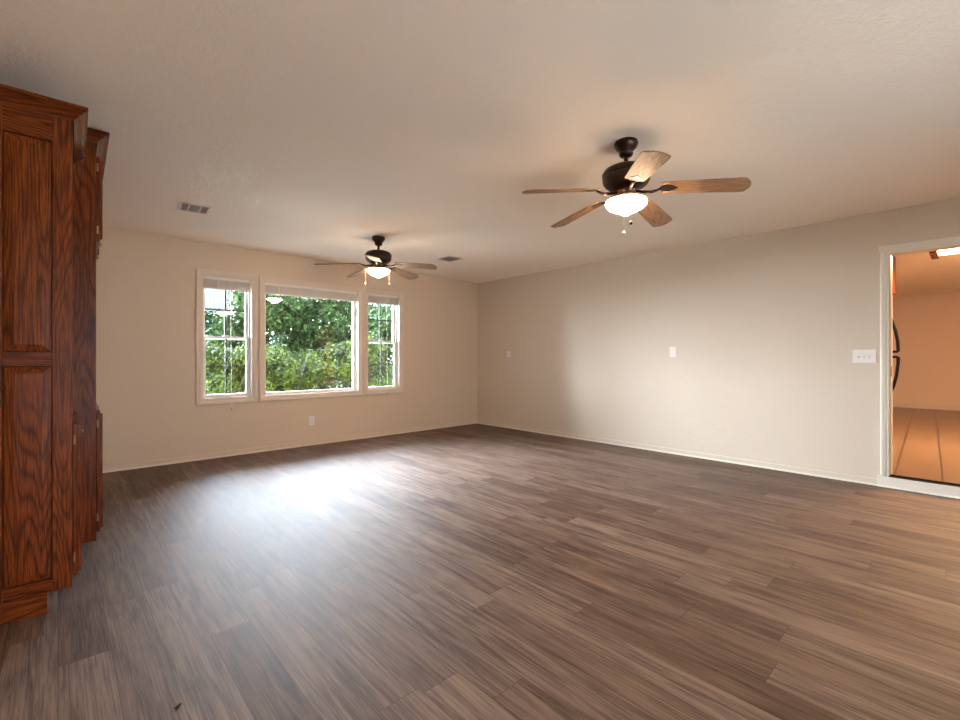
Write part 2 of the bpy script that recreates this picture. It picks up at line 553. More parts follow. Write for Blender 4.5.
# kitchen shell
KZ, KC, KX, KY0, KY1 = 0.11, 2.42, 12.85, -3.2, 1.55
X1 = XR + 0.13
struct(boxes('floor_kitchen', [((XR + 0.012, OY0, 0.086), (X1, OY1, KZ)), ((X1, KY0, 0.0), (KX + 0.1, KY1 + 0.1, KZ))], M['tile']),
       'orange tiled kitchen floor beyond the opening', 'floor')
struct(boxes('ceiling_kitchen', [((X1, KY0 - 0.1, KC), (KX + 0.1, KY1 + 0.1, KC + 0.1))], M['ceiling']), 'kitchen ceiling beyond the opening', 'ceiling')
struct(boxes('wall_kitchen', [((KX, KY0 - 0.1, 0), (KX + 0.1, KY1 + 0.1, KC + 0.1))], M['kitchen_wall']), 'warm tan end wall of the kitchen', 'wall')
struct(boxes('wall_kitchen_back', [((X1, KY1, 0), (KX, KY1 + 0.1, KC + 0.1))], M['kitchen_wall']), 'kitchen wall behind the refrigerator', 'wall')
struct(boxes('wall_kitchen_front', [((X1, KY0 - 0.1, 0), (KX, KY0, KC + 0.1))], M['kitchen_wall']), 'kitchen wall out of sight to the right', 'wall')
struct(boxes('baseboard_kitchen', [((KX - 0.014, KY0, KZ), (KX, KY1, KZ + 0.09))], M['trim'], bevel=0.003), 'baseboard along the kitchen end wall', 'baseboard')

# ground outdoors
struct(boxes('ground', [((-30, -30, -0.3), (40, 40, -0.16))], M['ground']), 'mulch and grass outside the windows', 'ground')


struct(boxes('bounce_strip', [((-5, YB + 0.14, -0.158), (12, 8.2, -0.10))], M['concrete']), 'unseen pale strip added under the windows outside to bounce daylight indoors', 'path')  # added as a reflector, sends sky light up through the windows


# baseboards: board with a small quarter-round shoe
def baseboard(name, mat, shoe_mat, fn, axis, a, b, label):
    bm = bmesh.new(); prism(bm, [fn(u, v) for u, v in ((0, 0), (0.010, 0), (0.010, 0.052), (0.006, 0.060), (0, 0.062))], axis, a, b)
    o = struct(obj(name, bm, mat), label, 'baseboard')
    bm = bmesh.new(); prism(bm, [fn(u, v) for u, v in ((0.0101, 0), (0.022, 0), (0.021, 0.008), (0.016, 0.014), (0.0101, 0.016))], axis, a, b)
    obj('shoe_moulding', bm, shoe_mat, o)


baseboard('baseboard_back', M['wall'], M['trim'], lambda u, v: (YB - u, v), 'x', XL, XR, 'low painted baseboard under the windows')
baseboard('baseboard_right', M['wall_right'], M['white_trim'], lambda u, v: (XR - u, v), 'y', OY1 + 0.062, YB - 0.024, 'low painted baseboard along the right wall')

# kitchen opening: casing, jamb lining, riser and threshold
CW = 0.062


def casing_profile(w=CW):
    return [(0, 0), (0, 0.010), (0.008, 0.013), (0.020, 0.013), (0.026, 0.017), (w - 0.016, 0.021), (w - 0.006, 0.021), (w, 0.016), (w, 0)]


dr = sempty('door_2', 'cased opening in the right wall leading up to the kitchen', 'door opening')
bm = bmesh.new()
prism(bm, [(XR - d, OY1 - 0.010 + u) for u, d in casing_profile()], 'z', 0.098, OZ + 0.004)
prism(bm, [(XR - d, OY0 + 0.010 - u) for u, d in casing_profile()], 'z', 0.098, OZ + 0.004)
box(bm, (XR - 0.021, OY0 - CW, OZ + 0.004), (XR, OY1 + CW, OZ + CW - 0.004))
box(bm, (XR - 0.013, OY0, OZ - 0.008), (XR, OY1, OZ + 0.004))
obj('casing', bm, M['white_trim'], dr, bevel=0.003)
jl = boxes('jamb', [((XR - 0.004, OY1 - 0.016, KZ), (X1 + 0.01, OY1, OZ)), ((XR - 0.004, OY0, KZ), (X1 + 0.01, OY0 + 0.016, OZ)),
                    ((XR - 0.004, OY0, OZ - 0.016), (X1 + 0.01, OY1, OZ))], M['white_trim'], dr)
boxes('strike_plate', [((XR + 0.012, OY1 - 0.0185, 0.975), (XR + 0.04, OY1 - 0.016, 1.065))], M['slot'], dr)
rs = boxes('riser', [((XR - 0.016, OY0 - CW - 0.01, 0.0), (XR + 0.011, OY1 + CW + 0.01, 0.094))], M['white_trim'], dr, bevel=0.002)
bm = bmesh.new()
prism(bm, [(XR - 0.016 - u, v) for u, v in ((0, 0), (0.013, 0), (0.011, 0.009), (0.004, 0.013), (0, 0.013))], 'y', OY0 - CW - 0.01, OY1 + CW + 0.01)
obj('shoe_moulding', bm, M['plastic'], dr)
boxes('threshold', [((XR - 0.019, OY0, 0.094), (XR + 0.03, OY1, 0.099)), ((XR + 0.011, OY0, 0.099), (XR + 0.03, OY1, 0.112))], M['bronze'], dr)


# ------------------------------------------------------------------ windows
def rect_ring(bm, x0, x1, z0, z1, w, y0, y1):
    for a, b in (((x0, y0, z0), (x0 + w, y1, z1)), ((x1 - w, y0, z0), (x1, y1, z1)), ((x0 + w, y0, z1 - w), (x1 - w, y1, z1)), ((x0 + w, y0, z0), (x1 - w, y1, z0 + w))):
        box(bm, a, b)


def ring_profile(bm, x0, x1, z0, z1, prof, yw):
    """mitred moulding round a rectangle; prof = list of (outward from opening, depth into the room)"""
    corners = [(x0, z0, -1, -1), (x1, z0, 1, -1), (x1, z1, 1, 1), (x0, z1, -1, 1)]
    rings = []
    for x, z, sx, sz in corners:
        rings.append([bm.verts.new((x + sx * u, yw - d, z + sz * u)) for u, d in prof])
    n = len(prof)
    for i in range(4):
        a, b = rings[i], rings[(i + 1) % 4]
        for k in range(n):
            m = (k + 1) % n
            bm.faces.new((a[k], a[m], b[m], b[k]))


def window(idx, x0, x1, label, double):
    xc = (x0 + x1) / 2
    w = sempty('window_%d' % idx, label, 'window', (xc, YB, 0))
    hx = (x1 - x0) / 2
    bm = bmesh.new()
    ring_profile(bm, -hx, hx, WZ0, WZ1, casing_profile(0.064), 0)
    obj('casing', bm, M['trim'], w)
    bm = bmesh.new()
    rect_ring(bm, -hx - 0.006, hx + 0.006, WZ0 - 0.006, WZ1 + 0.006, 0.014, -0.004, 0.055)      # reveal lining
    obj('reveal', bm, M['trim'], w)
    bm = bmesh.new()
    rect_ring(bm, -hx, hx, WZ0, WZ1, 0.022, 0.055, 0.135)
    obj('window_frame', bm, M['vinyl'], w)
    i0, i1, z0, z1 = -hx + 0.022, hx - 0.022, WZ0 + 0.022, WZ1 - 0.022
    if double:
        zm = 1.372
        for nm, a, b, y in (('upper_sash', zm - 0.018, z1, 0.098), ('lower_sash', z0, zm + 0.018, 0.062)):
            bm = bmesh.new()
            rect_ring(bm, i0, i1, a, b, 0.025, y, y + 0.034)
            s = obj(nm, bm, M['vinyl'], w, bevel=0.003)
            boxes('glass_pane', [((i0 + 0.023, y + 0.015, a + 0.023), (i1 - 0.023, y + 0.019, b - 0.023))], M['glass'], s)
            m = (a + b) / 2
            boxes('grille', [((-0.010, y + 0.0195, a + 0.023), (0.010, y + 0.0255, b - 0.023)), ((i0 + 0.023, y + 0.02, m - 0.009), (i1 - 0.023, y + 0.025, m + 0.009))],
                  M['dark_grille'], s)
        boxes('sash_lock', [((-0.03, 0.050, zm + 0.018), (0.03, 0.07, zm + 0.032))], M['vinyl'], w)
    else:
        bm = bmesh.new()
        rect_ring(bm, i0, i1, z0, z1, 0.018, 0.075, 0.115)
        s = obj('sash', bm, M['vinyl'], w, bevel=0.003)
        boxes('glass_pane', [((i0 + 0.016, 0.092, z0 + 0.016), (i1 - 0.016, 0.098, z1 - 0.016))], M['glass'], s)
    return w


window(1, *WINS[0], 'narrow double-hung window left of the picture window', True)
window(2, *WINS[1], 'wide middle picture window with one large pane', False)
window(3, *WINS[2], 'narrow double-hung window nearest the room corner', True)


def blind(x0, x1, label, wand_x, wand_z, cords, sag=0.0):
    xc = (x0 + x1) / 2; hx = (x1 - x0) / 2 - 0.012
    t = thing('window_blind', label, 'blind', (xc, YB + 0.030, 0), group='raised blinds in the windows')
    ztop = WZ1 - 0.008
    boxes('headrail', [((-hx, -0.014, ztop - 0.026), (hx, 0.014, ztop))], M['plastic'], t, bevel=0.002)
    bm = bmesh.new()
    n = 26
    zs = ztop - 0.030
    for k in range(n):
        z = zs - k * 0.0036
        tilt = 0.0008 * math.sin(k * 2.1)
        box(bm, (-hx + 0.002, -0.0125, z - 0.0022 + tilt), (hx - 0.002, 0.0125, z + tilt))
    obj('slats', bm, M['blind'], t)
    boxes('bottom_rail', [((-hx + 0.002, -0.013, zs - n * 0.0036 - 0.013), (hx - 0.002, 0.013, zs - n * 0.0036))], M['plastic'], t, bevel=0.002)
    for c in cords:
        boxes('ladder_tape', [((c - 0.008, -0.0148, zs - n * 0.0036 - 0.012), (c + 0.008, -0.0138, ztop - 0.026))], M['trim'], t)
    if wand_x is not None:
        bm = bmesh.new()
        tube(bm, [(wand_x, -0.014, ztop - 0.02), (wand_x, -0.058, ztop - 0.10), (wand_x + 0.01, -0.060, wand_z + 0.03)], 0.0022, 6)
        w = obj('pull_cord', bm, M['plastic'], t)
        bm = bmesh.new(); lathe(bm, [(0.001, 0.03), (0.004, 0.024), (0.007, 0.004), (0.0, 0.0)], 10, (wand_x + 0.01, -0.060, wand_z))
        obj('tassel', bm, M['bronze_light'], w, smooth=True)
    return t


blind(*WINS[0], 'raised mini blind with a long cord at the top of the left window', 0.02, 0.535, [-0.1, 0.1])
blind(*WINS[1], 'widest raised blind, at the top of the middle picture window', None, 0, [-0.45, 0.0, 0.45])
blind(*WINS[2], 'raised mini blind at the top of the window nearest the corner', 0.03, 0.60, [-0.1, 0.1])


# ------------------------------------------------------------------ oak cabinets
def raised_panel(bm, x0, x1, z0, z1, y, d=0.010, bw=0.034):
    """field raised towards -y: y is the frame face"""
    rims = [(0.0, y + d + 0.004), (0.004, y + d), (bw, y + 0.002), (bw + 0.004, y + 0.002)]
    prev = None
    for ins, yy in rims:
        r = [bm.verts.new((x0 + ins, yy, z0 + ins)), bm.verts.new((x1 - ins, yy, z0 + ins)), bm.verts.new((x1 - ins, yy, z1 - ins)), bm.verts.new((x0 + ins, yy, z1 - ins))]
        if prev:
            for i in range(4):
                j = (i + 1) % 4
                bm.faces.new((prev[i], prev[j], r[j], r[i]))
        prev = r
    bm.faces.new(prev)


def front_panel_door(parent, y0, y1, z0, z1, hinges=()):
    """door on the +x face of a cabinet, local x from 0 outward"""
    d = bpy.data.objects.new('door', None)
    bm = bmesh.new(); sw = 0.055; t = 0.019
    box(bm, (0.001, y0, z0), (t, y0 + sw, z1)); box(bm, (0.001, y1 - sw, z0), (t, y1, z1))
    box(bm, (0.001, y0 + sw, z1 - sw), (t, y1 - sw, z1)); box(bm, (0.001, y0 + sw, z0), (t, y1 - sw, z0 + sw))
    box(bm, (0.004, y0 + sw, z0 + sw), (0.010, y1 - sw, z1 - sw))
    dd = obj('door', bm, M['oak'], parent, bevel=0.003)
    bm = bmesh.new()
    box(bm, (0.010, y0 + sw + 0.03, z0 + sw + 0.03), (0.018, y1 - sw - 0.03, z1 - sw - 0.03))
    obj('raised_panel', bm, M['oak'], dd, bevel=0.006)
    bm = bmesh.new()
    prism(bm, [(t - 0.001, z0 + 0.012), (t + 0.011, z0 + 0.022), (t + 0.011, z1 - 0.022), (t - 0.001, z1 - 0.012)], 'y', y0 + 0.010, y0 + 0.034)
    obj('edge_moulding', bm, M['oak'], dd)
    for hz in hinges:
        bm = bmesh.new(); tube(bm, [(0.006, y0 - 0.004, hz - 0.022), (0.006, y0 - 0.004, hz + 0.022)], 0.0045, 8)
        obj('hinge', bm, M['brass'], dd, smooth=True)
    bm = bmesh.new(); lathe(bm, [(0.0, 0.026), (0.010, 0.024), (0.013, 0.018), (0.006, 0.010), (0.006, 0.0)], 14)
    kz = z1 - 0.10 if z1 < 1.2 else z0 + 0.08
    k = obj('knob', bm, M['brass'], dd, smooth=True)
    k.rotation_euler = (0, R(90), 0); k.location = (t, y1 - 0.03, kz)
    return dd


def crown(parent, D, W, z0, z1, p, ret_far=True):
    prof = [(0.0, z0 - 0.006), (0.006, z0 - 0.006), (0.008, z0), (0.014, z0 + 0.004), (0.020, z0 + 0.014), (0.034, z0 + 0.022), (0.040, z0 + 0.028), (p - 0.006, z1 - 0.014), (p, z1 - 0.012), (p, z1), (0.0, z1)]
    # runs along the near end (y=0, towards -y) and along the front (x=0, towards +x), mitred at the corner
    bm = bmesh.new()
    a = [bm.verts.new((-D, -u, z)) for u, z in prof]
    b = [bm.verts.new((u, -u, z)) for u, z in prof]
    for i in range(len(prof) - 1):
        bm.faces.new((a[i], a[i + 1], b[i + 1], b[i]))
    obj('crown_moulding', bm, M['oak_h'], parent, smooth=True)
    bm = bmesh.new()
    b = [bm.verts.new((u, -u, z)) for u, z in prof]
    c = [bm.verts.new((u, W, z)) for u, z in prof]
    for i in range(len(prof) - 1):
        bm.faces.new((b[i], b[i + 1], c[i + 1], c[i]))
    bm.faces.new(c)
    obj('crown_moulding', bm, M['crown_y'], parent, smooth=True)
    boxes('top_panel', [((-D, 0.0, z1 - 0.03), (-0.001, W, z1 - 0.012))], M['oak_y'], parent)


M['crown_y'] = oak('stained_oak_crown', 'Y', rough=0.16)


def cabinet(label, ox, oy, D, W, ztop, crown_z, p, uppers, panelled):
    t = thing('oak_cabinet', label, 'cabinet', (ox, oy, 0), R(-1.24), 'oak cabinets along the left wall')
    zb = 0.09
    sw = 0.067
    # near end
    if panelled:
        rails = [(zb, 0.148), (1.104, 1.166), (2.113, ztop)]
        boxes('end_stile', [((-sw, 0, zb), (0, 0.02, ztop))], M['oak'], t, bevel=0.0015)
        boxes('end_stile', [((-D, 0, zb), (-D + sw, 0.02, ztop))], M['oak'], t, bevel=0.0015)
        for a, b in rails:
            boxes('end_rail', [((-D + sw, 0.0004, a), (-sw, 0.02, b))], M['oak_h'], t, bevel=0.0015)
        for a, b in ((0.148, 1.104), (1.166, 2.113)):
            bm = bmesh.new(); raised_panel(bm, -D + sw, -sw, a, b, 0.0)
            obj('end_panel', bm, M['oak'], t)
        boxes('side_panel', [((-D, 0.0201, zb), (-0.02, 0.026, ztop))], M['oak'], t)
    else:
        boxes('side_panel', [((-D, 0, zb), (0, 0.02, ztop))], M['oak'], t, bevel=0.0015)
    boxes('side_panel', [((-D, W - 0.02, zb), (0, W, ztop))], M['oak'], t)
    boxes('back_panel', [((-D, 0.026, zb), (-D + 0.008, W - 0.02, ztop))], M['oak'], t)
    boxes('toe_kick', [((-D, 0.001, 0), (-0.083, 0.03, zb)), ((-0.101, 0.03, 0), (-0.083, W, zb))], M['oak_h'], t)
    for z in (zb, 0.86, 1.20, 1.52, 1.84, 2.13):
        boxes('shelf', [((-D + 0.008, 0.026, z), (-0.022, W - 0.02, z + 0.019))], M['oak_y'], t)
    ff = [((-0.02, 0.0202, zb), (0, 0.055, ztop)), ((-0.02, W - 0.055, zb), (0, W - 0.02, ztop)), ((-0.02, 0.055, zb), (0, W - 0.055, 0.13)),
          ((-0.02, 0.055, 0.83), (0, W - 0.055, 0.88)), ((-0.02, 0.055, ztop - 0.08), (0, W - 0.055, ztop))]
    if uppers: ff.append(((-0.02, 0.055, 1.80), (0, W - 0.055, 1.84)))
    boxes('face_frame', ff, M['oak'], t)
    n = max(1, round((W - 0.06) / 0.5))
    dw = (W - 0.04) / n
    for k in range(n):
        ya, yb = 0.02 + k * dw + 0.003, 0.02 + (k + 1) * dw - 0.003
        front_panel_door(t, ya, yb, 0.132, 0.835, hinges=(0.76, 0.22))
        if uppers: front_panel_door(t, ya, yb, 1.812, 2.305, hinges=(2.24, 1.88))
    crown(t, D, W - 0.001, ztop, crown_z, p)
    return t


cabinet('tall red-brown oak cabinet nearest the camera with a two-panel end', 0.048, 2.802, 0.29, 0.607, 2.232, 2.284, 0.055, False, True)
cabinet('deeper, taller oak cabinet behind the two-panel one, its crown near the ceiling', 0.160, 3.4105, 0.40, 1.1, 2.380, 2.428, 0.058, True, False)


# ------------------------------------------------------------------ ceiling fans
def fan_blade_bm(r0, r1):
    bm = bmesh.new()
    # outline (x along blade, y across)
    pts = [(r0, -0.050), (r0 + 0.012, -0.056), (r0 + 0.20, -0.064), (r1 - 0.045, -0.070), (r1 - 0.022, -0.066), (r1 - 0.012, -0.050), (r1, -0.030), (r1 + 0.006, 0.0)]
    pts = pts + [(x, -y) for x, y in pts[::-1][1:]]
    prism(bm, pts, 'z', -0.003, 0.003)
    return bm


def ceiling_fan(label, x, y, phase, dz, bowlmat, blademat, pitch, chains):
    t = thing('ceiling_fan', label, 'ceiling fan', (x, y, HC), 0, 'ceiling fans with lit bowls')
    bm = bmesh.new()
    lathe(bm, [(0, 0), (0.066, 0), (0.070, -0.010), (0.069, -0.022), (0.060, -0.040), (0.044, -0.056), (0.040, -0.066), (0.042, -0.072), (0.036, -0.086), (0.022, -0.094), (0, -0.094)], 36)
    obj('canopy', bm, M['bronze'], t, smooth=True)
    bm = bmesh.new(); lathe(bm, [(0.0, -0.09), (0.0125, -0.09), (0.0125, -0.165), (0, -0.165)], 16)
    obj('downrod', bm, M['bronze'], t, smooth=True)
    bm = bmesh.new()
    m = -0.138
    lathe(bm, [(0, m), (0.030, m), (0.046, m - 0.008), (0.100, m - 0.018), (0.128, m - 0.032), (0.140, m - 0.052), (0.141, m - 0.066), (0.136, m - 0.072), (0.139, m - 0.078), (0.136, m - 0.102), (0.124, m - 0.122), (0.098, m - 0.142), (0.070, m - 0.154), (0.0, m - 0.156)], 48)
    obj('motor_housing', bm, M['bronze'], t, smooth=True)
    bm = bmesh.new()
    f = -0.298 + dz
    lathe(bm, [(0, f + 0.03), (0.050, f + 0.03), (0.058, f + 0.018), (0.050, f + 0.006), (0.048, f - 0.006), (0.060, f - 0.020), (0.092, f - 0.034), (0.112, f - 0.044), (0.119, f - 0.050), (0.118, f - 0.059), (0.0, f - 0.062)], 40)
    obj('light_fitter', bm, M['bronze_light'], t, smooth=True)
    bm = bmesh.new()
    b0 = f - 0.0565
    lathe(bm, [(0.104, b0 - 0.004), (0.116, b0 - 0.003), (0.121, b0 - 0.012), (0.118, b0 - 0.024), (0.103, b0 - 0.040), (0.077, b0 - 0.055), (0.050, b0 - 0.067), (0.030, b0 - 0.077), (0.016, b0 - 0.086), (0.0, b0 - 0.090)], 48)
    obj('glass_bowl', bm, bowlmat, t, smooth=True)
    zb = 2.158 + dz - HC
    for k in range(5):
        a = R(phase + 72 * k)
        pm = Matrix.Rotation(a, 4, 'Z')
        bm = fan_blade_bm(0.200, 0.652)
        bl = obj('blade', bm, blademat, t, bevel=0.0012)
        bl.matrix_local = Matrix.Translation((0, 0, zb)) @ pm @ Matrix.Rotation(R(6.2), 4, 'Y') @ Matrix.Rotation(R(pitch), 4, 'X')
        # iron: leaf-shaped plate under the blade, curved arm up to the hub
        bm = bmesh.new()
        leaf = []
        for i in range(13):
            u = i / 12
            leaf.append((0.185 + 0.105 * u, 0.036 * math.sin(math.pi * u ** 0.75)))
        leaf += [(xx, -yy) for xx, yy in leaf[::-1][1:-1]]
        prism(bm, leaf, 'z', -0.0065, -0.0035)
        tube(bm, [(0.195, 0, -0.007), (0.170, 0, -0.018), (0.145, 0, -0.026), (0.105, 0, -0.024), (0.06, 0, -0.020)], [0.007, 0.008, 0.009, 0.009, 0.010], 8)
        for sx, sy in ((0.215, 0.014), (0.215, -0.014), (0.250, 0.0)):
            lathe(bm, [(0, -0.010), (0.005, -0.009), (0.006, -0.0066), (0.0, -0.0064)], 8, (sx, sy, 0))
        obj('blade_iron', bm, M['bronze'], bl, smooth=True)
    for cx, cy, cz, pm_ in chains:
        bm = bmesh.new(); tube(bm, [(cx, cy, f - 0.03), (cx * 1.02, cy * 1.02, cz)], 0.0014, 6)
        # small beads down the chain
        for q in range(14):
            zz = f - 0.04 + (cz - (f - 0.04)) * q / 13
            lathe(bm, [(0, 0.0025), (0.0024, 0), (0, -0.0025)], 6, (cx * 1.01, cy * 1.01, zz))
        ch = obj('pull_chain', bm, M['brass'], t)
        bm = bmesh.new(); lathe(bm, [(0, 0.008), (0.004, 0.006), (0.010, -0.004), (0.011, -0.010), (0.006, -0.015), (0, -0.016)], 14, (cx * 1.02, cy * 1.02, cz))
        obj('chain_knob', bm, pm_, ch, smooth=True)
    return t


cf = Vector((math.sin(YAW), math.cos(YAW))); cr = Vector((math.cos(YAW), -math.sin(YAW)))


def rel(lat, dep):
    v = cr * lat + cf * dep
    return v.x, v.y


c1 = rel(-0.053, -0.125); c2 = rel(-0.015, -0.134)
ceiling_fan('larger-looking ceiling fan, nearest the camera, with five oak blades', 2.510, 1.412, 6, 0.0, M['bowl_near'], M['blade'], -12,
            [(c1[0], c1[1], -0.577, M['plastic']), (c2[0], c2[1], -0.522, M['bronze'])])
c1 = rel(-0.128, -0.05); c2 = rel(0.128, -0.06)
ceiling_fan('smaller-looking ceiling fan hanging before the windows with greyer blades', 2.534, 4.341, 18, 0.005, M['bowl_far'], M['blade_grey'], -12,
            [(c1[0], c1[1], -0.50, M['plastic']), (c2[0], c2[1], -0.51, M['plastic'])])


# ------------------------------------------------------------------ ceiling vents
def vent(label, x, y, sx, sy, rz, style):
    t = thing('ceiling_vent', label, 'vent', (x, y, HC), rz, 'ceiling vents')
    fr = 0.022; hx, hy = sx / 2, sy / 2
    boxes('frame', [((-hx, -hy, -0.008), (hx, -hy + fr, 0)), ((-hx, hy - fr, -0.008), (hx, hy, 0)), ((-hx, -hy + fr, -0.008), (-hx + fr, hy - fr, 0)),
                    ((hx - fr, -hy + fr, -0.008), (hx, hy - fr, 0))], M['vent'], t, bevel=0.002)
    boxes('duct_backing', [((-hx + fr, -hy + fr, -0.002), (hx - fr, hy - fr, -0.0005))], M['slot'], t)
    bm = bmesh.new()
    if style:
        L1 = sx - 2 * fr; a = -hx + fr
        for cxx in (a + L1 * 0.27, a + L1 * 0.73):
            box(bm, (cxx - 0.006, -hy + fr, -0.008), (cxx + 0.006, hy - fr, -0.002))
        for k in range(5):     # outer banks: louvres across
            for s in (-1, 1):
                xx = s * (L1 * 0.5 - L1 * 0.27 * (k + 0.5) / 5)
                box(bm, (-0.0028, -hy + fr, -0.0012), (0.0028, hy - fr, 0.0), Matrix.Translation((xx, 0, -0.0055)) @ Matrix.Rotation(R(35 * s), 4, 'Y'))
        for k in range(7):
            yy = -hy + fr + (sy - 2 * fr) * (k + 0.5) / 7
            box(bm, (-L1 * 0.22, -0.0045, -0.0008), (L1 * 0.22, 0.0045, 0.0008), Matrix.Translation((0, yy, -0.0055)) @ Matrix.Rotation(R(40), 4, 'X'))
    else:
        n = 9
        for k in range(n):
            yy = -hy + fr + (sy - 2 * fr) * (k + 0.5) / n
            box(bm, (-hx + fr, -0.007, -0.0008), (hx - fr, 0.007, 0.0008), Matrix.Translation((0, yy, -0.0055)) @ Matrix.Rotation(R(35), 4, 'X'))
    obj('louvres', bm, M['vent'], t)
    return t


vent('beige ceiling register with three louvre banks, left above the windows', 0.868, 4.578, 0.235, 0.250, R(-5), True)
vent('small square ceiling vent between the far fan and the right wall', 3.767, 4.645, 0.235, 0.265, R(0), False)


# ------------------------------------------------------------------ wall plates
def plate(name, label, cat, loc, rz, w, h, kind):
    """plate lies on the local x-z plane and faces local -y"""
    t = thing(name, label, cat, loc, rz)
    boxes('cover_plate', [((-w / 2, -0.006, -h / 2), (w / 2, 0, h / 2))], M['plastic'], t, bevel=0.002)
    if kind == 'outlet':
        for s in (-1, 1):
            bm = bmesh.new(); box(bm, (-0.016, -0.0085, s * 0.021 - 0.013), (0.016, -0.006, s * 0.021 + 0.013))
            r = obj('receptacle', bm, M['plastic'], t, bevel=0.002)
            boxes('slots', [((-0.008, -0.009, s * 0.021 - 0.005), (-0.005, -0.0085, s * 0.021 + 0.006)), ((0.005, -0.009, s * 0.021 - 0.004), (0.008, -0.0085, s * 0.021 + 0.005)),
                            ((-0.002, -0.009, s * 0.021 - 0.011), (0.002, -0.0085, s * 0.021 - 0.007))], M['slot'], r)
    elif kind == 'blank':
        for s in (-1, 1):
            boxes('screw', [((-0.003, -0.0068, s * 0.03 - 0.003), (0.003, -0.006, s * 0.03 + 0.003))], M['vent'], t)
        boxes('rocker', [((-0.017, -0.0085, -0.034), (0.017, -0.006, 0.034))], M['plastic'], t, bevel=0.0015)
    elif kind == 'gang':
        for k, xx in enumerate((-0.0375, 0.0, 0.0375)):
            boxes('switch_slot', [((xx - 0.006, -0.0066, -0.012), (xx + 0.006, -0.006, 0.012))], M['vent'], t)
            bm = bmesh.new(); box(bm, (-0.0045, -0.014, -0.004), (0.0045, 0, 0.005), Matrix.Translation((xx, -0.005, 0)) @ Matrix.Rotation(R(25 if k else -25), 4, 'X'))
            obj('toggle', bm, M['plastic'], t)
            boxes('shadow_gap', [((xx - 0.005, -0.0068, -0.011), (xx + 0.005, -0.0064, -0.005))], M['slot'], t)
    return t


plate('light_switch', 'white three-toggle switch plate beside the kitchen opening', 'light switch', (XR, 0.656, 1.153), R(-90), 0.165, 0.118, 'gang')
plate('wall_plate', 'white upright plate midway along the right wall', 'wall plate', (XR, 2.409, 1.21), R(-90), 0.075, 0.122, 'blank')
tn = thing('thermostat', 'tiny white wall control near the corner of the right wall', 'wall control', (XR, 5.083, 1.20), R(-90))
boxes('body', [((-0.036, -0.022, -0.05), (0.036, 0, 0.05))], M['plastic'], tn, bevel=0.004)
boxes('slider', [((-0.02, -0.025, -0.002), (0.02, -0.022, 0.006))], M['vent'], tn)
plate('wall_outlet', 'white power outlet low on the window wall under the middle window', 'outlet', (2.429, YB, 0.320), 0, 0.072, 0.118, 'outlet')
cb = bmesh.new(); box(cb, (-0.045, -0.004, -0.014), (0.045, 0, 0.014))
tag(obj('cable_plate', cb, M['wall'], None, bevel=0.002, loc=(2.44, YB, 0.205)), 'wall-coloured cover strip just below the power outlet', 'cover plate')

# scrap on the floor
bm = bmesh.new()
prism(bm, [(-0.011, -0.002), (-0.004, -0.005), (0.006, -0.003), (0.013, 0.003), (0.004, 0.005), (-0.006, 0.003)], 'z', 0.0, 0.002)
for v in bm.verts: v.co.z += 0.004 * abs(v.co.x) / 0.012
o = tag(obj('leaf_scrap', bm, M['crumb']), 'tiny dark dry leaf scrap lying on the near floorboards', 'scrap'); o.location = (0.287, 1.76, 0.0005); o.rotation_euler = (0, 0, R(10))

# ------------------------------------------------------------------ kitchen things
kl = thing('kitchen_light', 'long lit ceiling light with wooden ends seen through the opening', 'ceiling light', (7.36, -0.43, KC))
boxes('diffuser', [((-0.19, -0.675, -0.085), (0.19, 0.675, -0.012))], M['tube'], kl, bevel=0.02)
boxes('wood_frame', [((-0.24, 0.68, -0.115), (0.24, 0.745, 0)), ((-0.24, -0.745, -0.115), (0.24, -0.68, 0)), ((-0.24, -0.70, -0.05), (-0.20, 0.70, 0)), ((0.20, -0.70, -0.05), (0.24, 0.70, 0))],
      M['kitchen_wood'], kl, bevel=0.004)
fr = thing('refrigerator', 'light refrigerator with curved black handles just inside the kitchen', 'refrigerator', (7.38, 1.08, KZ))
boxes('body', [((-0.38, -0.35, 0.03), (0.38, 0.40, 1.72))], M['fridge'], fr, bevel=0.01)
boxes('base_grille', [((-0.37, -0.34, 0.0), (0.37, 0.38, 0.03))], M['slot'], fr)
FY = -0.41
for nm, a, b in (('freezer_door', 1.077, 1.72), ('fridge_door', 0.06, 1.063)):
    d = boxes(nm, [((-0.38, FY, a), (0.38, -0.352, b))], M['fridge'], fr, bevel=0.012)
    bm = bmesh.new()
    hx = -0.345
    if a > 1:
        pts = [(hx, FY - 0.004, 1.60), (hx, FY - 0.020, 1.55), (hx, FY - 0.055, 1.46), (hx, FY - 0.085, 1.34), (hx, FY - 0.103, 1.22), (hx, FY - 0.108, 1.100)]
        mt = [(hx, FY + 0.002, 1.100), (hx, FY - 0.108, 1.100)]
    else:
        pts = [(hx, FY - 0.108, 1.040), (hx, FY - 0.105, 0.95), (hx, FY - 0.092, 0.82), (hx, FY - 0.066, 0.70), (hx, FY - 0.040, 0.62), (hx, FY - 0.020, 0.53), (hx, FY + 0.002, 0.50)]
        mt = [(hx, FY + 0.002, 1.040), (hx, FY - 0.108, 1.040)]
    tube(bm, pts, 0.016, 10); tube(bm, mt, 0.014, 10)
    obj('handle', bm, M['black'], d, smooth=True)
kc = thing('kitchen_cabinet', 'oak cabinet on the kitchen wall above the refrigerator', 'cabinet', (7.38, 0.866, 1.93))
boxes('body', [((-0.40, -0.20, 0), (0.40, 0.65, 0.488))], M['kitchen_wood'], kc)
for s in (-1, 1):
    d = boxes('door', [((-0.395 if s < 0 else 0.005, -0.222, 0.01), (-0.005 if s < 0 else 0.395, -0.201, 0.478))], M['kitchen_wood'], kc, bevel=0.004)


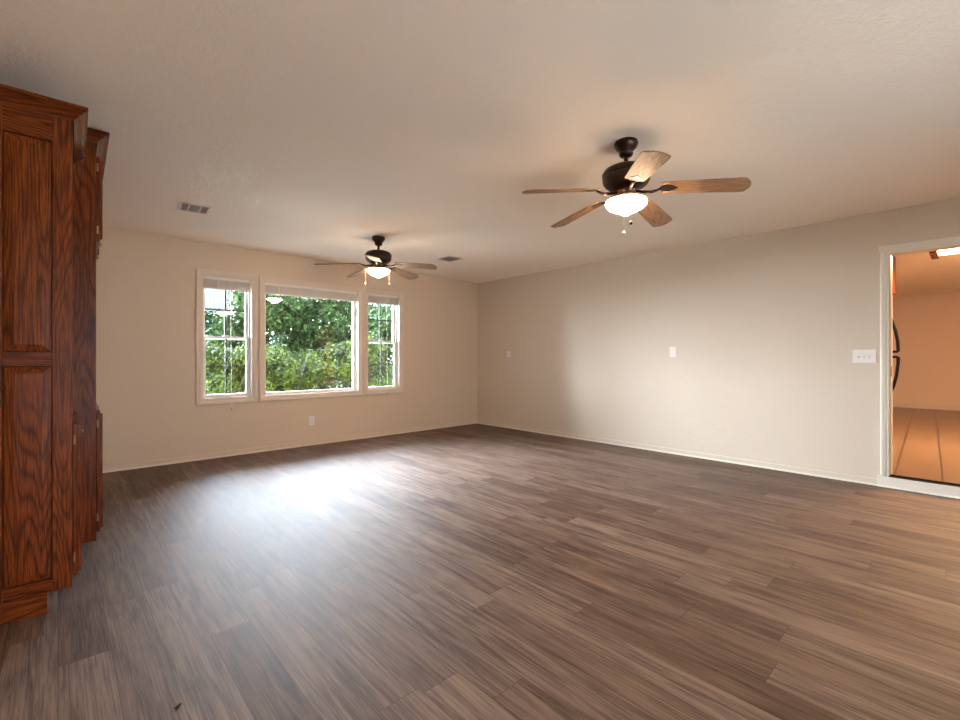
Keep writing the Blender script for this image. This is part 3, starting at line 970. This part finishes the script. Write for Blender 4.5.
# ------------------------------------------------------------------ outdoors
def leaf_cloud(name, blobs, n, size, mat, seed, parent=None, loc=None):
    rg = np.random.default_rng(seed)
    tot = sum(b[3] * b[4] * b[5] for b in blobs)
    V = []; F = []
    base = 0
    for cx, cy, cz, rx, ry, rz in blobs:
        k = int(n * rx * ry * rz / tot)
        d = rg.normal(size=(k, 3)); d /= np.linalg.norm(d, axis=1)[:, None]
        rad = rg.uniform(0.25, 1.0, k) ** 0.55 * (1 + 0.18 * np.sin(d[:, 0] * 9 + cx * 5) * np.cos(d[:, 2] * 7 + cy))
        c = d * rad[:, None] * np.array([rx, ry, rz]) + np.array([cx, cy, cz])
        t = rg.normal(size=(k, 3)); t[:, 2] -= 0.3; t /= np.linalg.norm(t, axis=1)[:, None]
        nrm = d * 0.7 + rg.normal(size=(k, 3)) * 0.6 + np.array([0, 0, 0.5])
        u = np.cross(nrm, t); u /= np.linalg.norm(u, axis=1)[:, None] + 1e-9
        w = np.cross(u, t)
        s = rg.uniform(0.6, 1.3, k)[:, None] * size
        p0 = c - t * s; p1 = c + u * s * 0.42 + w * s * 0.10; p2 = c + t * s; p3 = c - u * s * 0.42 + w * s * 0.10
        V.append(np.stack([p0, p1, p2, p3], 1).reshape(-1, 3))
        i = np.arange(k)[:, None] * 4 + base
        F.append(np.concatenate([i + np.array([[0, 1, 2]]), i + np.array([[0, 2, 3]])], 1).reshape(-1, 3))
        base += 4 * k
    V = np.concatenate(V); F = np.concatenate(F)
    me = bpy.data.meshes.new(name)
    me.vertices.add(len(V)); me.vertices.foreach_set('co', V.astype(np.float32).ravel())
    me.loops.add(len(F) * 3); me.loops.foreach_set('vertex_index', F.astype(np.int32).ravel())
    me.polygons.add(len(F)); me.polygons.foreach_set('loop_start', np.arange(0, len(F) * 3, 3, dtype=np.int32))
    me.update(calc_edges=True); me.validate()
    me.materials.append(mat)
    o = bpy.data.objects.new(name, me); COL.objects.link(o)
    if parent is not None: o.parent = parent
    return o


def shrub(label, x, y, h, r, n, mat, seed, cat='shrub', name='garden_shrub', grp='shrubs outside the windows', low=0.42, size=0.036):
    rg = random.Random(seed)
    t = thing(name, label, cat, (x, y, -0.16), 0, grp)
    bl = []
    for k in range(9):
        a = rg.uniform(0, 6.28); q = rg.uniform(0.1, 0.62) * r
        bl.append((q * math.cos(a), q * math.sin(a), rg.uniform(low, 0.80) * h, r * rg.uniform(0.38, 0.55), r * rg.uniform(0.38, 0.55), h * rg.uniform(0.14, 0.22)))
    leaf_cloud('foliage', bl, n, size, mat, seed, t)
    bm = bmesh.new()
    for k in range(9):
        a = rg.uniform(0, 6.28); b = rg.uniform(0.3, 0.9) * r
        tube(bm, [(0.06 * math.cos(a), 0.06 * math.sin(a), 0), (b * 0.5 * math.cos(a) + rg.uniform(-.06, .06), b * 0.5 * math.sin(a), h * 0.32), (b * math.cos(a), b * math.sin(a), h * rg.uniform(0.6, 0.8))],
             [0.02, 0.014, 0.006], 6)
    obj('stems', bm, M['bark'], t)
    return t


def tree(label, x, y, h, r, n, mat, seed, low=0.3):
    rg = random.Random(seed)
    t = thing('garden_tree', label, 'tree', (x, y, -0.16), 0, 'trees behind the shrubs')
    bl = []
    for k in range(26):
        a = rg.uniform(0, 6.28); q = rg.uniform(0.05, 0.8) * r
        bl.append((q * math.cos(a), q * math.sin(a), rg.uniform(low, 0.85) * h, r * rg.uniform(0.3, 0.5), r * rg.uniform(0.3, 0.5), h * rg.uniform(0.10, 0.17)))
    leaf_cloud('crown', bl, n * 2, 0.064, mat, seed, t)
    bm = bmesh.new()
    tube(bm, [(0, 0, 0), (0.04, 0.02, h * 0.35), (0, 0, h * 0.75)], [0.09, 0.07, 0.03], 8)
    for k in range(6):
        a = rg.uniform(0, 6.28)
        tube(bm, [(0, 0, h * (0.25 + 0.06 * k)), (r * 0.35 * math.cos(a), r * 0.35 * math.sin(a), h * (0.4 + 0.06 * k)), (r * 0.7 * math.cos(a), r * 0.7 * math.sin(a), h * (0.5 + 0.06 * k))], [0.035, 0.022, 0.008], 6)
    obj('trunk', bm, M['bark'], t)
    return t


shrub('dark green shrub filling the lower left window', 2.2, 9.3, 1.75, 0.95, 14000, M['leaf_hedge'], 11)
shrub('yellow-green topped shrub behind the left half of the picture window', 3.45, 9.5, 1.80, 0.95, 15000, M['leaf_hedge'], 12)
shrub('yellow-green shrub behind the right half of the picture window', 4.75, 9.4, 1.85, 0.95, 15000, M['leaf_hedge'], 13)
shrub('thin pale-leaved shrub seen in the window nearest the corner', 6.25, 9.6, 1.5, 0.85, 6000, M['leaf_pale'], 14)
shrub('low bright shrub at the lower right of the picture window', 5.0, 8.5, 0.95, 0.5, 2200, M['leaf_hedge'], 15)
tree('bushy green tree rising behind the right side of the left window', 3.25, 11.4, 3.4, 0.72, 9000, M['leaf_tree'], 21, 0.15)
tree('low pale-green tree below the white house in the left window', 2.40, 11.2, 2.65, 0.8, 10000, M['leaf_tree'], 25, 0.2)
tree('dense blue-green tree behind the left part of the picture window', 4.9, 12.2, 3.7, 1.3, 14000, M['leaf_tree'], 22, 0.15)
tree('dense green tree behind the right part of the picture window', 6.9, 12.0, 3.6, 1.35, 13000, M['leaf_tree'], 23, 0.15)
tree('light open tree seen at the top of the window nearest the corner', 8.6, 11.9, 3.5, 1.2, 6000, M['leaf_pale'], 24, 0.2)

nh = thing('neighbour_house', 'white board-sided house glimpsed at the top left window', 'house', (2.4, 17.5, -0.16))
boxes('siding_wall', [((-3.6, 0, 0), (2.0, 4, 4.0))], M['siding'], nh)
bm = bmesh.new(); prism(bm, [(-0.4, 4.0), (4.4, 4.0), (2.0, 5.4)], 'x', -3.8, 2.2)
obj('roof', bm, M['shingle'], nh)
